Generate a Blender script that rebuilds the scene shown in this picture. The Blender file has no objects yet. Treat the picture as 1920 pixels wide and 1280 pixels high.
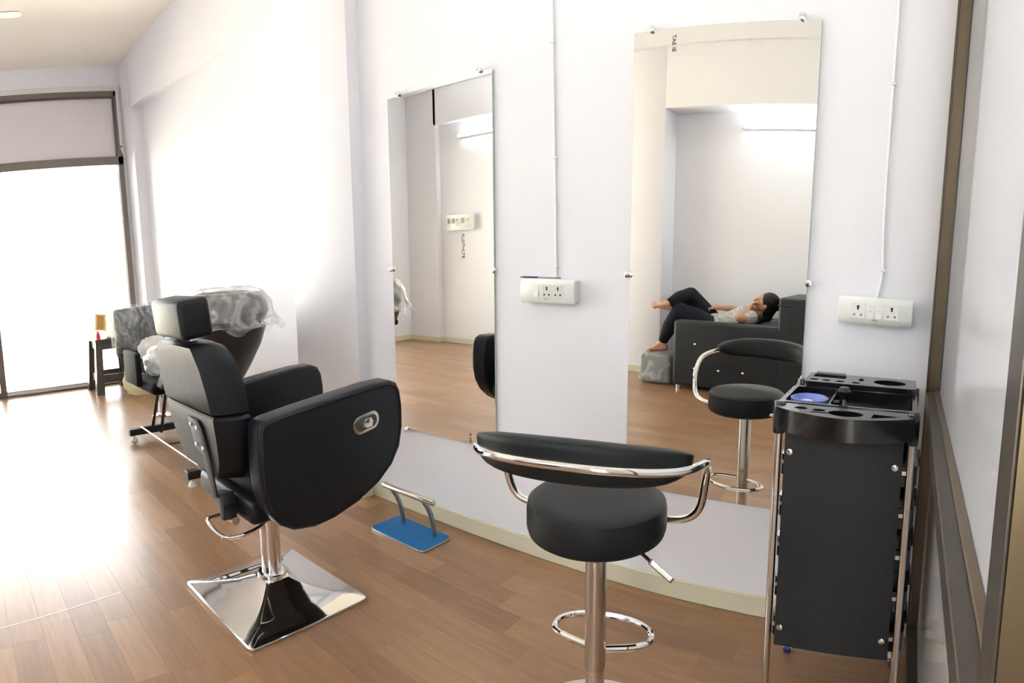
import bpy, bmesh, math, random
from mathutils import Vector, Matrix, Euler
random.seed(7)
PI = math.pi
sc = bpy.context.scene
C = sc.collection

# ------------------------------------------------------------------ camera
# The photograph is a hand-swept phone panorama: a cylindrical projection.
FPX = 1147.58
CAMZ = 1.2115
YAW, PITCH, ROLL = -0.6515, -0.1391, -0.0066
f0 = Vector((math.sin(YAW), math.cos(YAW), 0)); r0 = Vector((math.cos(YAW), -math.sin(YAW), 0)); u0 = Vector((0, 0, 1))
f1 = f0 * math.cos(PITCH) + u0 * math.sin(PITCH); u1 = u0 * math.cos(PITCH) - f0 * math.sin(PITCH)
r2 = r0 * math.cos(ROLL) + u1 * math.sin(ROLL); u2 = u1 * math.cos(ROLL) - r0 * math.sin(ROLL)
cd = bpy.data.cameras.new('camera'); cam = bpy.data.objects.new('camera', cd); C.objects.link(cam)
Mx = Matrix((r2, u2, -f1)).transposed().to_4x4(); Mx.translation = Vector((0, 0, CAMZ)); cam.matrix_world = Mx
cd.type = 'PANO'; cd.panorama_type = 'CENTRAL_CYLINDRICAL'
cd.central_cylindrical_range_u_min = -960 / FPX; cd.central_cylindrical_range_u_max = 960 / FPX
cd.central_cylindrical_range_v_min = -640 / FPX; cd.central_cylindrical_range_v_max = 640 / FPX
cd.central_cylindrical_radius = 1.0
cd.clip_start = 0.02
sc.camera = cam

# ------------------------------------------------------------------ world and exposure
w = bpy.data.worlds.new('overcast_sky'); sc.world = w; w.use_nodes = True
bgn = w.node_tree.nodes['Background']
bgn.inputs['Color'].default_value = (0.97, 0.98, 1.0, 1); bgn.inputs['Strength'].default_value = 12.0
sc.view_settings.view_transform = 'Standard'; sc.view_settings.look = 'None'
sc.view_settings.exposure = 0.05; sc.view_settings.gamma = 1.0; sc.view_settings.use_curve_mapping = False
TUBE = 34.0       # emission of the fluorescent tubes

sl = bpy.data.lights.new('sun', 'SUN'); sl.energy = 95.0; sl.angle = math.radians(2.0); sl.color = (1.0, 0.95, 0.86)
so = bpy.data.objects.new('sun', sl); C.objects.link(so); so.location = (-12, 6, 12)
so.rotation_euler = Vector((-0.10, -0.62, -0.78)).to_track_quat('-Z', 'Y').to_euler()     # high sun, along the shop front

# ------------------------------------------------------------------ materials
MATS = {}
def mat(name, base, rough=0.5, metal=0.0, coat=0.0, spec=0.5, bump=0.0, bscale=200.0, var=0.0, vscale=8.0, emit=None, estr=0.0, sheen=0.0):
    m = bpy.data.materials.new(name); m.use_nodes = True
    nt = m.node_tree; b = nt.nodes['Principled BSDF']
    b.inputs['Base Color'].default_value = (*base, 1); b.inputs['Roughness'].default_value = rough
    b.inputs['Metallic'].default_value = metal; b.inputs['Specular IOR Level'].default_value = spec
    b.inputs['Coat Weight'].default_value = coat; b.inputs['Coat Roughness'].default_value = 0.12
    if emit: b.inputs['Emission Color'].default_value = (*emit, 1); b.inputs['Emission Strength'].default_value = estr
    if bump > 0 or var > 0:
        tc = nt.nodes.new('ShaderNodeTexCoord')
        if bump > 0:
            n = nt.nodes.new('ShaderNodeTexNoise'); n.inputs['Scale'].default_value = bscale; n.inputs['Detail'].default_value = 3
            bp = nt.nodes.new('ShaderNodeBump'); bp.inputs['Strength'].default_value = bump; bp.inputs['Distance'].default_value = 0.002
            nt.links.new(tc.outputs['Object'], n.inputs['Vector']); nt.links.new(n.outputs['Fac'], bp.inputs['Height'])
            nt.links.new(bp.outputs['Normal'], b.inputs['Normal'])
        if var > 0:
            n2 = nt.nodes.new('ShaderNodeTexNoise'); n2.inputs['Scale'].default_value = vscale; n2.inputs['Detail'].default_value = 4
            mx = nt.nodes.new('ShaderNodeMix'); mx.data_type = 'RGBA'
            mx.inputs['A'].default_value = (*[c * (1 - var) for c in base], 1); mx.inputs['B'].default_value = (*[min(1, c * (1 + var)) for c in base], 1)
            nt.links.new(tc.outputs['Object'], n2.inputs['Vector']); nt.links.new(n2.outputs['Fac'], mx.inputs['Factor'])
            nt.links.new(mx.outputs['Result'], b.inputs['Base Color'])
    MATS[name] = m
    return m

PAINT = mat('lavender_satin_paint', (0.79, 0.79, 0.84), 0.50, spec=0.12, var=0.015, vscale=1.2, bump=0.05, bscale=60)
CEILM = mat('warm_white_ceiling', (0.94, 0.905, 0.85), 0.7)
SKIRT = mat('olive_cream_skirting', (0.63, 0.60, 0.45), 0.4, var=0.06, vscale=6)
LEATH = mat('black_leatherette', (0.006, 0.007, 0.010), 0.40, bump=0.2, bscale=420, spec=0.28)
LEATHB = mat('soft_black_leatherette', (0.006, 0.0075, 0.009), 0.48, bump=0.25, bscale=500, spec=0.28)
LEATHLIT = mat('creased_lit_leatherette', (0.012, 0.013, 0.014), 0.5, bump=0.5, bscale=22, spec=0.85)  # paler, shinier leatherette copy; door light painted into the rear faces
MATTEB = mat('matte_black_vinyl', (0.010, 0.011, 0.013), 0.7, spec=0.12)
SOFAM = mat('sofa_leatherette', (0.014, 0.016, 0.019), 0.5, bump=0.2, bscale=300, spec=0.35)
CHROME = mat('chrome', (0.82, 0.81, 0.80), 0.06, metal=1.0)
STEEL = mat('brushed_steel', (0.62, 0.59, 0.54), 0.22, metal=1.0, bump=0.05, bscale=300)
BRONZE = mat('bronze_anodised_aluminium', (0.175, 0.135, 0.085), 0.28, metal=0.75, var=0.12, vscale=9)
BRONZED = mat('dark_bronze_aluminium', (0.085, 0.072, 0.058), 0.35, metal=0.5, var=0.15, vscale=14)
GREYFR = mat('grey_brown_door_aluminium', (0.16, 0.14, 0.125), 0.4, metal=0.4)
TAPEW = mat('pale_grey_masking_film', (0.62, 0.62, 0.62), 0.6)
GASKET = mat('black_rubber', (0.006, 0.007, 0.01), 0.5)
BLKMET = mat('black_powder_coated_steel', (0.012, 0.012, 0.014), 0.4)
BLKPL = mat('glossy_black_plastic', (0.008, 0.008, 0.009), 0.18, coat=0.3, bump=0.06, bscale=250)
BOARD = mat('black_hammered_board', (0.012, 0.013, 0.015), 0.55, spec=0.35, bump=0.5, bscale=260, var=0.15, vscale=120)
WHPL = mat('white_plastic', (0.75, 0.76, 0.735), 0.3, coat=0.2)
WHPL2 = mat('cream_white_plastic', (0.64, 0.65, 0.615), 0.35)
CREAM = mat('cream_castor_plastic', (0.70, 0.66, 0.50), 0.4)
BLUEP = mat('blue_plastic', (0.01, 0.012, 0.16), 0.35)
DARKH = mat('dark_socket_hole', (0.012, 0.012, 0.012), 0.6)
BRASSH = mat('dull_metal_contact', (0.22, 0.21, 0.20), 0.4, metal=0.6)
FILMB = mat('blue_protective_film', (0.004, 0.13, 0.36), 0.3, spec=0.12, var=0.18, vscale=9)
DSTEEL = mat('scuffed_steel', (0.30, 0.33, 0.34), 0.3, metal=0.9, var=0.2, vscale=60)
BROWNP = mat('dark_brown_plastic', (0.055, 0.042, 0.036), 0.42)
def bagmat(name, col):
    m = bpy.data.materials.new(name); m.use_nodes = True; nt = m.node_tree; nt.nodes.clear(); L = nt.links.new
    o = nt.nodes.new('ShaderNodeOutputMaterial'); d = nt.nodes.new('ShaderNodeBsdfDiffuse'); t = nt.nodes.new('ShaderNodeBsdfTranslucent')
    d.inputs['Color'].default_value = (*col, 1); t.inputs['Color'].default_value = (*col, 1)
    tc = nt.nodes.new('ShaderNodeTexCoord'); n = nt.nodes.new('ShaderNodeTexNoise'); n.inputs['Scale'].default_value = 14; bp = nt.nodes.new('ShaderNodeBump'); bp.inputs['Strength'].default_value = 0.7; bp.inputs['Distance'].default_value = 0.01
    L(tc.outputs['Object'], n.inputs['Vector']); L(n.outputs['Fac'], bp.inputs['Height']); L(bp.outputs['Normal'], d.inputs['Normal'])
    x = nt.nodes.new('ShaderNodeMixShader'); x.inputs[0].default_value = 0.5; L(d.outputs[0], x.inputs[1]); L(t.outputs[0], x.inputs[2]); L(x.outputs[0], o.inputs[0])
    return m
WHBAG = bagmat('thin_white_polythene', (0.93, 0.93, 0.92)); CRBAG = bagmat('thin_cream_polythene', (0.92, 0.87, 0.68))
YELLOW = mat('yellow_carton', (0.85, 0.66, 0.07), 0.5)
BISC = mat('biscuit_print', (0.48, 0.27, 0.12), 0.5, var=0.6, vscale=45)
RED = mat('red_cap', (0.75, 0.03, 0.03), 0.4)
FANM = mat('fan_ivory', (0.17, 0.16, 0.14), 0.5)
WIRE = mat('white_wire', (0.80, 0.80, 0.80), 0.4)
INK = mat('black_print', (0.02, 0.02, 0.02), 0.6)
GREYINK = mat('grey_print', (0.30, 0.31, 0.30), 0.6)
PENB = mat('violet_blue_pen', (0.035, 0.03, 0.20), 0.35)
TAPEB = mat('pale_blue_tape', (0.13, 0.19, 0.56), 0.3, coat=0.5, var=0.4, vscale=30)
SKIN = mat('brown_skin', (0.46, 0.235, 0.145), 0.45, var=0.08, vscale=14)
HAIR = mat('black_hair', (0.008, 0.008, 0.010), 0.6, spec=0.2, bump=0.7, bscale=90)
LEGG = mat('black_leggings', (0.006, 0.007, 0.012), 0.8, spec=0.2, bump=0.2, bscale=120)
EYEW = mat('eye_white', (0.7, 0.68, 0.64), 0.3)
LIPS = mat('lips', (0.30, 0.10, 0.075), 0.45)
PHONE = mat('white_phone', (0.75, 0.75, 0.75), 0.25)
CONC = mat('pale_concrete', (0.62, 0.58, 0.48), 0.8, var=0.08, vscale=1.5)
LEAF = mat('pale_foliage', (0.16, 0.26, 0.17), 0.6)
BARK = mat('bark', (0.16, 0.11, 0.07), 0.8)
def frosted():
    m = bpy.data.materials.new('white_frosted_film'); m.use_nodes = True; nt = m.node_tree; nt.nodes.clear(); L = nt.links.new
    o = nt.nodes.new('ShaderNodeOutputMaterial'); d = nt.nodes.new('ShaderNodeBsdfDiffuse'); d.inputs['Color'].default_value = (0.86, 0.86, 0.89, 1)
    t = nt.nodes.new('ShaderNodeBsdfTranslucent'); t.inputs['Color'].default_value = (0.90, 0.90, 0.93, 1)
    a = nt.nodes.new('ShaderNodeMixShader'); a.inputs[0].default_value = 0.45; L(d.outputs[0], a.inputs[1]); L(t.outputs[0], a.inputs[2])
    g = nt.nodes.new('ShaderNodeBsdfGlossy'); g.inputs['Roughness'].default_value = 0.03
    f = nt.nodes.new('ShaderNodeFresnel'); f.inputs['IOR'].default_value = 1.36
    b = nt.nodes.new('ShaderNodeMixShader'); L(f.outputs[0], b.inputs[0]); L(a.outputs[0], b.inputs[1]); L(g.outputs[0], b.inputs[2]); L(b.outputs[0], o.inputs[0])
    return m
FILMW = frosted()
LAMIN = mat('pale_grey_laminate', (0.66, 0.65, 0.66), 0.18, coat=0.6, var=0.10, vscale=5)
TRANS = mat('lavender_transom_board', (0.66, 0.62, 0.66), 0.5)
TUBEM = mat('lit_fluorescent_tube', (0.9, 0.9, 0.9), 0.4, emit=(0.86, 0.94, 1.0), estr=TUBE)
CRYST = mat('crystal_stud', (0.95, 0.95, 0.97), 0.05, metal=0.9)
ZIP = mat('gold_clip', (0.75, 0.52, 0.08), 0.3, metal=0.8)

def patterned():
    m = bpy.data.materials.new('speckled_grey_white_fabric'); m.use_nodes = True
    nt = m.node_tree; b = nt.nodes['Principled BSDF']; b.inputs['Roughness'].default_value = 0.85
    tc = nt.nodes.new('ShaderNodeTexCoord'); v = nt.nodes.new('ShaderNodeTexVoronoi'); v.inputs['Scale'].default_value = 75
    r = nt.nodes.new('ShaderNodeValToRGB'); r.color_ramp.interpolation = 'LINEAR'
    r.color_ramp.elements[0].color = (0.10, 0.10, 0.095, 1); r.color_ramp.elements[0].position = 0.22
    r.color_ramp.elements[1].color = (0.50, 0.50, 0.46, 1); r.color_ramp.elements[1].position = 0.5
    nt.links.new(tc.outputs['Object'], v.inputs['Vector']); nt.links.new(v.outputs['Distance'], r.inputs['Fac']); nt.links.new(r.outputs['Color'], b.inputs['Base Color'])
    return m
SHIRT = patterned()

def thin_glass(name, tint, refl):
    m = bpy.data.materials.new(name); m.use_nodes = True; nt = m.node_tree; nt.nodes.clear()
    o = nt.nodes.new('ShaderNodeOutputMaterial'); t = nt.nodes.new('ShaderNodeBsdfTransparent'); t.inputs['Color'].default_value = (*tint, 1)
    g = nt.nodes.new('ShaderNodeBsdfGlossy'); g.inputs['Roughness'].default_value = 0.02
    fr = nt.nodes.new('ShaderNodeFresnel'); fr.inputs['IOR'].default_value = refl
    mx = nt.nodes.new('ShaderNodeMixShader')
    nt.links.new(fr.outputs[0], mx.inputs[0]); nt.links.new(t.outputs[0], mx.inputs[1]); nt.links.new(g.outputs[0], mx.inputs[2]); nt.links.new(mx.outputs[0], o.inputs[0])
    return m
GLASS = thin_glass('clear_glass', (0.97, 0.98, 0.97), 1.45)

def mirror_mat():
    m = bpy.data.materials.new('mirror_silvering'); m.use_nodes = True; b = m.node_tree.nodes['Principled BSDF']
    b.inputs['Base Color'].default_value = (0.93, 0.925, 0.87, 1); b.inputs['Metallic'].default_value = 1; b.inputs['Roughness'].default_value = 0.0
    return m
MIRROR = mirror_mat()
MEDGE = mat('mirror_edge_glass', (0.45, 0.55, 0.50), 0.2)

def film(name, col, lo, hi, scale):
    """crumpled see-through plastic: part clear, part whitish sheen"""
    m = bpy.data.materials.new(name); m.use_nodes = True; nt = m.node_tree; nt.nodes.clear()
    o = nt.nodes.new('ShaderNodeOutputMaterial'); t = nt.nodes.new('ShaderNodeBsdfTransparent')
    p = nt.nodes.new('ShaderNodeBsdfPrincipled'); p.inputs['Base Color'].default_value = (*col, 1); p.inputs['Roughness'].default_value = 0.22
    tc = nt.nodes.new('ShaderNodeTexCoord'); n = nt.nodes.new('ShaderNodeTexNoise'); n.inputs['Scale'].default_value = scale; n.inputs['Detail'].default_value = 5; n.inputs['Distortion'].default_value = 1.2
    mr = nt.nodes.new('ShaderNodeMapRange'); mr.inputs['From Min'].default_value = 0.38; mr.inputs['From Max'].default_value = 0.66; mr.inputs['To Min'].default_value = lo; mr.inputs['To Max'].default_value = hi
    bp = nt.nodes.new('ShaderNodeBump'); bp.inputs['Strength'].default_value = 0.8; bp.inputs['Distance'].default_value = 0.01
    mx = nt.nodes.new('ShaderNodeMixShader')
    L = nt.links.new
    L(tc.outputs['Object'], n.inputs['Vector']); L(n.outputs['Fac'], mr.inputs['Value']); L(n.outputs['Fac'], bp.inputs['Height']); L(bp.outputs['Normal'], p.inputs['Normal'])
    L(mr.outputs[0], mx.inputs[0]); L(t.outputs[0], mx.inputs[1]); L(p.outputs[0], mx.inputs[2]); L(mx.outputs[0], o.inputs[0])
    return m
BUBBLE = film('bubble_wrap', (0.80, 0.82, 0.82), 0.10, 0.45, 9)
CLEARP = film('clear_plastic_sheet', (0.88, 0.90, 0.90), 0.35, 0.9, 7)

def plank_mat():
    m = bpy.data.materials.new('walnut_print_vinyl'); m.use_nodes = True; nt = m.node_tree; b = nt.nodes['Principled BSDF']; L = nt.links.new
    tc = nt.nodes.new('ShaderNodeTexCoord'); oi = nt.nodes.new('ShaderNodeObjectInfo'); ge = nt.nodes.new('ShaderNodeNewGeometry')
    ad = nt.nodes.new('ShaderNodeMath'); ad.operation = 'ADD'; fr = nt.nodes.new('ShaderNodeMath'); fr.operation = 'FRACT'
    L(oi.outputs['Random'], ad.inputs[0]); L(ge.outputs['Random Per Island'], ad.inputs[1]); L(ad.outputs[0], fr.inputs[0])
    cb = nt.nodes.new('ShaderNodeCombineXYZ'); mu = nt.nodes.new('ShaderNodeMath'); mu.operation = 'MULTIPLY'; mu.inputs[1].default_value = 37
    L(fr.outputs[0], mu.inputs[0]); L(mu.outputs[0], cb.inputs['Z']); L(mu.outputs[0], cb.inputs['X'])
    va = nt.nodes.new('ShaderNodeVectorMath'); va.operation = 'ADD'; L(tc.outputs['Object'], va.inputs[0]); L(cb.outputs[0], va.inputs[1])
    mp = nt.nodes.new('ShaderNodeMapping'); mp.inputs['Scale'].default_value = (1.6, 17, 1); L(va.outputs[0], mp.inputs['Vector'])
    n = nt.nodes.new('ShaderNodeTexNoise'); n.inputs['Scale'].default_value = 3.0; n.inputs['Detail'].default_value = 7; n.inputs['Distortion'].default_value = 0.6
    L(mp.outputs[0], n.inputs['Vector'])
    r1 = nt.nodes.new('ShaderNodeValToRGB')
    r1.color_ramp.elements[0].position = 0.0; r1.color_ramp.elements[0].color = (0.240, 0.125, 0.060, 1)
    r1.color_ramp.elements[1].position = 1.0; r1.color_ramp.elements[1].color = (0.340, 0.190, 0.092, 1)
    L(fr.outputs[0], r1.inputs['Fac'])
    r2_ = nt.nodes.new('ShaderNodeValToRGB')
    r2_.color_ramp.elements[0].position = 0.32; r2_.color_ramp.elements[0].color = (0.86, 0.83, 0.80, 1)
    r2_.color_ramp.elements[1].position = 0.68; r2_.color_ramp.elements[1].color = (1.07, 1.07, 1.07, 1)
    L(n.outputs['Fac'], r2_.inputs['Fac'])
    mx = nt.nodes.new('ShaderNodeMix'); mx.data_type = 'RGBA'; mx.blend_type = 'MULTIPLY'; mx.inputs['Factor'].default_value = 1
    L(r1.outputs['Color'], mx.inputs['A']); L(r2_.outputs['Color'], mx.inputs['B']); L(mx.outputs['Result'], b.inputs['Base Color'])
    b.inputs['Roughness'].default_value = 0.33; b.inputs['Specular IOR Level'].default_value = 0.5
    b.inputs['Coat Weight'].default_value = 0.25; b.inputs['Coat Roughness'].default_value = 0.2
    return m
PLANK = plank_mat()
SUBFL = mat('floor_joint_brown', (0.13, 0.075, 0.045), 0.6)

# ------------------------------------------------------------------ mesh helpers
def sub_(bm, geom_verts, bevel, seg):
    es = list({e for v in geom_verts for e in v.link_edges})
    bmesh.ops.bevel(bm, geom=es, offset=bevel, segments=seg, affect='EDGES', profile=0.5, clamp_overlap=True)

class MB:
    def __init__(s): s.bm = bmesh.new()
    def box(s, x0, x1, y0, y1, z0, z1, bevel=0, seg=2, rot=None, piv=None):
        t = bmesh.new()
        bmesh.ops.create_cube(t, size=1)
        for v in t.verts:
            v.co = Vector(((x0 + x1) / 2 + v.co.x * (x1 - x0), (y0 + y1) / 2 + v.co.y * (y1 - y0), (z0 + z1) / 2 + v.co.z * (z1 - z0)))
        if bevel: bmesh.ops.bevel(t, geom=t.edges[:], offset=bevel, segments=seg, affect='EDGES', profile=0.5, clamp_overlap=True)
        return s._merge(t, rot, piv)
    def _merge(s, t, rot=None, piv=None):
        if rot is not None:
            p = Vector(piv) if piv is not None else Vector((0, 0, 0))
            R = rot.to_matrix() if isinstance(rot, Euler) else rot
            for v in t.verts: v.co = R @ (v.co - p) + p
        me = bpy.data.meshes.new('tmp'); t.to_mesh(me); t.free(); s.bm.from_mesh(me); bpy.data.meshes.remove(me)
        return s
    def cyl(s, p0, p1, r0, r1=None, n=20, bevel=0):
        p0, p1 = Vector(p0), Vector(p1); d = p1 - p0
        t = bmesh.new()
        bmesh.ops.create_cone(t, cap_ends=True, segments=n, radius1=r0, radius2=r0 if r1 is None else r1, depth=d.length)
        if bevel:
            es = [e for e in t.edges if any(len(f.verts) > 4 for f in e.link_faces)]
            bmesh.ops.bevel(t, geom=es, offset=bevel, segments=2, affect='EDGES', profile=0.5, clamp_overlap=True)
        q = d.to_track_quat('Z', 'Y').to_matrix()
        for v in t.verts: v.co = q @ v.co + (p0 + p1) / 2
        return s._merge(t)
    def ball(s, c, r, n=16, scale=(1, 1, 1), rot=None):
        t = bmesh.new(); bmesh.ops.create_uvsphere(t, u_segments=n, v_segments=max(6, n // 2), radius=r)
        for v in t.verts:
            v.co = Vector((v.co.x * scale[0], v.co.y * scale[1], v.co.z * scale[2]))
            if rot is not None: v.co = rot.to_matrix() @ v.co
            v.co += Vector(c)
        return s._merge(t)
    def rings(s, loops, close_ends=True, closed=False):
        """loft between loops of equal vertex count"""
        bm = s.bm; vs = [[bm.verts.new(Vector(p)) for p in L] for L in loops]; n = len(vs[0]); m = len(vs)
        for i in range(m if closed else m - 1):
            a, b = vs[i], vs[(i + 1) % m]
            for j in range(n): bm.faces.new((a[j], a[(j + 1) % n], b[(j + 1) % n], b[j]))
        if close_ends and not closed:
            bm.faces.new(list(reversed(vs[0]))); bm.faces.new(vs[-1])
        return s
    def tube(s, pts, r, n=10, closed=False, smooth=0):
        pts = [Vector(p) for p in pts]
        for _ in range(smooth):
            q = []
            m = len(pts)
            rng = range(m) if closed else range(m - 1)
            if not closed: q.append(pts[0])
            for i in rng:
                a, b = pts[i], pts[(i + 1) % m]
                q += [a * 0.75 + b * 0.25, a * 0.25 + b * 0.75]
            if not closed: q.append(pts[-1])
            pts = q
        loops = []; m = len(pts); prev = None
        for i, p in enumerate(pts):
            a = pts[(i - 1) % m] if (closed or i > 0) else p; b = pts[(i + 1) % m] if (closed or i < m - 1) else p
            d = (b - a).normalized()
            if prev is None:
                u = d.orthogonal().normalized()
            else:
                u = (prev - d * prev.dot(d)); u = u.normalized() if u.length > 1e-6 else d.orthogonal().normalized()
            prev = u; v = d.cross(u); rr = r[i] if isinstance(r, (list, tuple)) else r
            loops.append([p + (u * math.cos(2 * PI * k / n) + v * math.sin(2 * PI * k / n)) * rr for k in range(n)])
        return s.rings(loops, True, closed)
    def lathe(s, prof, n=28, c=(0, 0, 0)):
        c = Vector(c)
        loops = [[c + Vector((r * math.cos(2 * PI * k / n), r * math.sin(2 * PI * k / n), z)) for k in range(n)] for r, z in prof]
        return s.rings(loops)
    def prism(s, outline, depth, fn, bevel=0, seg=2):
        """outline in (a,b); fn(a,b,t) -> xyz with t = 0 or depth"""
        t = bmesh.new()
        f = t.faces.new([t.verts.new((a, b, 0)) for a, b in outline])
        r = bmesh.ops.extrude_face_region(t, geom=[f]); nv = [g for g in r['geom'] if isinstance(g, bmesh.types.BMVert)]
        for v in nv: v.co.z += depth
        bmesh.ops.recalc_face_normals(t, faces=t.faces[:])
        if bevel:
            es = [e for e in t.edges if abs(e.verts[0].co.z - e.verts[1].co.z) < 1e-6]
            bmesh.ops.bevel(t, geom=es, offset=bevel, segments=seg, affect='EDGES', profile=0.5, clamp_overlap=True)
        for v in t.verts: v.co = Vector(fn(v.co.x, v.co.y, v.co.z))
        return s._merge(t)
    def plate(s, outer, holes, ztop, zbot, hole_bot):
        """slab in xy with wells sunk into it"""
        t = bmesh.new(); edges = []; loops = []
        for L in [outer] + holes:
            vs = [t.verts.new((x, y, ztop)) for x, y in L]
            es = [t.edges.new((vs[i], vs[(i + 1) % len(vs)])) for i in range(len(vs))]
            edges += es; loops.append(vs)
        bmesh.ops.triangle_fill(t, use_beauty=True, use_dissolve=False, edges=edges)
        for i, vs in enumerate(loops):
            zb = zbot if i == 0 else (hole_bot[i - 1] if isinstance(hole_bot, (list, tuple)) else hole_bot)
            lo = [t.verts.new((v.co.x, v.co.y, zb)) for v in vs]
            n = len(vs)
            for k in range(n): t.faces.new((vs[k], vs[(k + 1) % n], lo[(k + 1) % n], lo[k]))
            t.faces.new(lo)
        bmesh.ops.recalc_face_normals(t, faces=t.faces[:])
        return s._merge(t)
    def build(s, name, m, parent=None, smooth=True, angle=35, loc=None, fixn=True):
        if fixn: bmesh.ops.recalc_face_normals(s.bm, faces=s.bm.faces[:])
        me = bpy.data.meshes.new(name); s.bm.to_mesh(me); s.bm.free()
        if m: me.materials.append(m)
        if smooth and len(me.polygons):
            me.polygons.foreach_set('use_smooth', [True] * len(me.polygons)); me.set_sharp_from_angle(angle=math.radians(angle))
        o = bpy.data.objects.new(name, me); C.objects.link(o)
        if parent: o.parent = parent
        if loc is not None: o.location = loc
        return o

def tag(o, label, cat, group=None):
    o['label'] = label; o['category'] = cat
    if group: o['group'] = group
    return o
def thing(name, label, cat, loc=(0, 0, 0), rz=0, group=None):
    o = bpy.data.objects.new(name, None); C.objects.link(o); o.location = loc; o.rotation_euler = (0, 0, rz); o.empty_display_size = 0.1
    return tag(o, label, cat, group)
def struct(o): o['kind'] = 'structure'; return o
def snode(name, loc=(0, 0, 0)):
    o = bpy.data.objects.new(name, None); C.objects.link(o); o.location = loc; return struct(o)
def ell(cx, cy, rx, ry, n=24, a0=0): return [(cx + rx * math.cos(a0 + 2 * PI * k / n), cy + ry * math.sin(a0 + 2 * PI * k / n)) for k in range(n)]
def rrect(x0, x1, y0, y1, r, n=4):
    out = []
    for (cx, cy, a) in ((x1 - r, y1 - r, 0), (x0 + r, y1 - r, PI / 2), (x0 + r, y0 + r, PI), (x1 - r, y0 + r, 1.5 * PI)):
        out += [(cx + r * math.cos(a + k * PI / 2 / n), cy + r * math.sin(a + k * PI / 2 / n)) for k in range(n + 1)]
    return out
def text_mesh(name, body, size, m, parent, mw, ext=0.0003):
    cu = bpy.data.curves.new('t', 'FONT'); cu.body = body; cu.size = size; cu.extrude = ext; cu.resolution_u = 2; cu.align_x = 'CENTER'; cu.align_y = 'CENTER'
    to = bpy.data.objects.new('t', cu); C.objects.link(to)
    me = bpy.data.meshes.new_from_object(to.evaluated_get(bpy.context.evaluated_depsgraph_get()))
    bpy.data.objects.remove(to); bpy.data.curves.remove(cu)
    me.name = name; me.materials.clear(); me.materials.append(m)
    o = bpy.data.objects.new(name, me); C.objects.link(o)
    if parent: o.parent = parent
    o.matrix_local = mw
    return o

# ================================================================== the room
ZC = 3.47
WY = 1.925                                    # painted face of the mirror wall
struct(MB().box(-2.37, 1.6, WY, WY + 0.2, 0, ZC).build('wall_front', PAINT, smooth=False))
struct(MB().box(-2.93, -2.365, 1.857, 2.2, 0, ZC, 0.006, 2).build('trim_1', PAINT))                    # pillar left of the mirrors
# far bay on the same side: shallow recess under a beam, pier by the door
struct(MB().box(-6.65, -2.9, 2.245, 2.45, 0, ZC).build('wall_far_bay', PAINT, smooth=False))
struct(MB().box(-6.67, -6.345, 2.13, 2.26, 0, ZC, 0.004, 1).build('trim_2', PAINT, smooth=False))
bm_ = MB(); bm_.prism([(-6.36, 2.96), (-2.92, 2.72), (-2.92, ZC), (-6.36, ZC)], 0.13, lambda a, b, t: (a, 2.13 + t, b)); struct(bm_.build('trim_3', PAINT, smooth=False))
# opposite (back) wall
struct(MB().box(-6.65, -2.9, -2.7, -2.50, 0, ZC).build('wall_back_far', PAINT, smooth=False))
# glazed entrance behind the viewer, outside both the picture and its mirrors; added to let fill daylight reach the mirror wall
sd = snode('added_fill_door', (.31, -2.35, 0))
for (x0_, x1_, z0_, z1_, n3) in ((-.31, -.26, 0, 2.42, 'post'), (.26, .31, 0, 2.42, 'post'), (-.31, .31, 2.36, 2.42, 'top_rail'), (-.31, .31, 0, .06, 'bottom_rail')):  # frame of the added fill door
    MB().box(x0_, x1_, -.03, .03, z0_, z1_, .003, 1).build(n3, GREYFR, sd, smooth=False)
MB().box(-.26, .26, -.003, .003, .06, 2.36).build('pane', GLASS, sd, smooth=False)  # pane of the added fill door
struct(MB().box(-6.67, -6.06, -2.52, -2.42, 0, ZC).build('trim_4', PAINT, smooth=False))
struct(MB().box(-6.1, -2.9, -2.52, -2.42, 3.0, ZC).build('trim_5', PAINT, smooth=False))
struct(MB().box(-2.95, -2.50, -2.7, -1.95, 0, ZC, 0.006, 2).build('trim_6', PAINT))
wb_ = MB(); wb_.box(-2.52, 0, -2.45, -2.25, 0, ZC); wb_.box(.62, 1.6, -2.45, -2.25, 0, ZC); wb_.box(0, .62, -2.45, -2.25, 2.42, ZC); struct(wb_.build('wall_back', PAINT, smooth=False))
struct(MB().box(-2.50, 1.6, -2.26, -1.95, 2.67, ZC).build('trim_7', PAINT, smooth=False))
struct(MB().box(-2.98, 1.6, -2.0, -1.90, 3.24, ZC).build('trim_8', PAINT, smooth=False))
# right wall behind the glass partition and behind the viewer
struct(MB().box(1.55, 1.75, -2.45, 2.1, 0, ZC).build('wall_right', PAINT, smooth=False))
# end wall with the shop front
XE = -6.65
ew = MB()
ew.box(XE - 0.2, XE, 2.09, 2.45, 0, ZC); ew.box(XE - 0.2, XE, -2.7, -1.95, 0, ZC); ew.box(XE - 0.2, XE, -1.95, 2.09, 3.25, ZC)
struct(ew.build('wall_left', PAINT, smooth=False))
struct(MB().box(-6.9, 1.75, -2.7, 2.45, ZC, ZC + 0.15).build('ceiling', CEILM, smooth=False))

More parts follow.
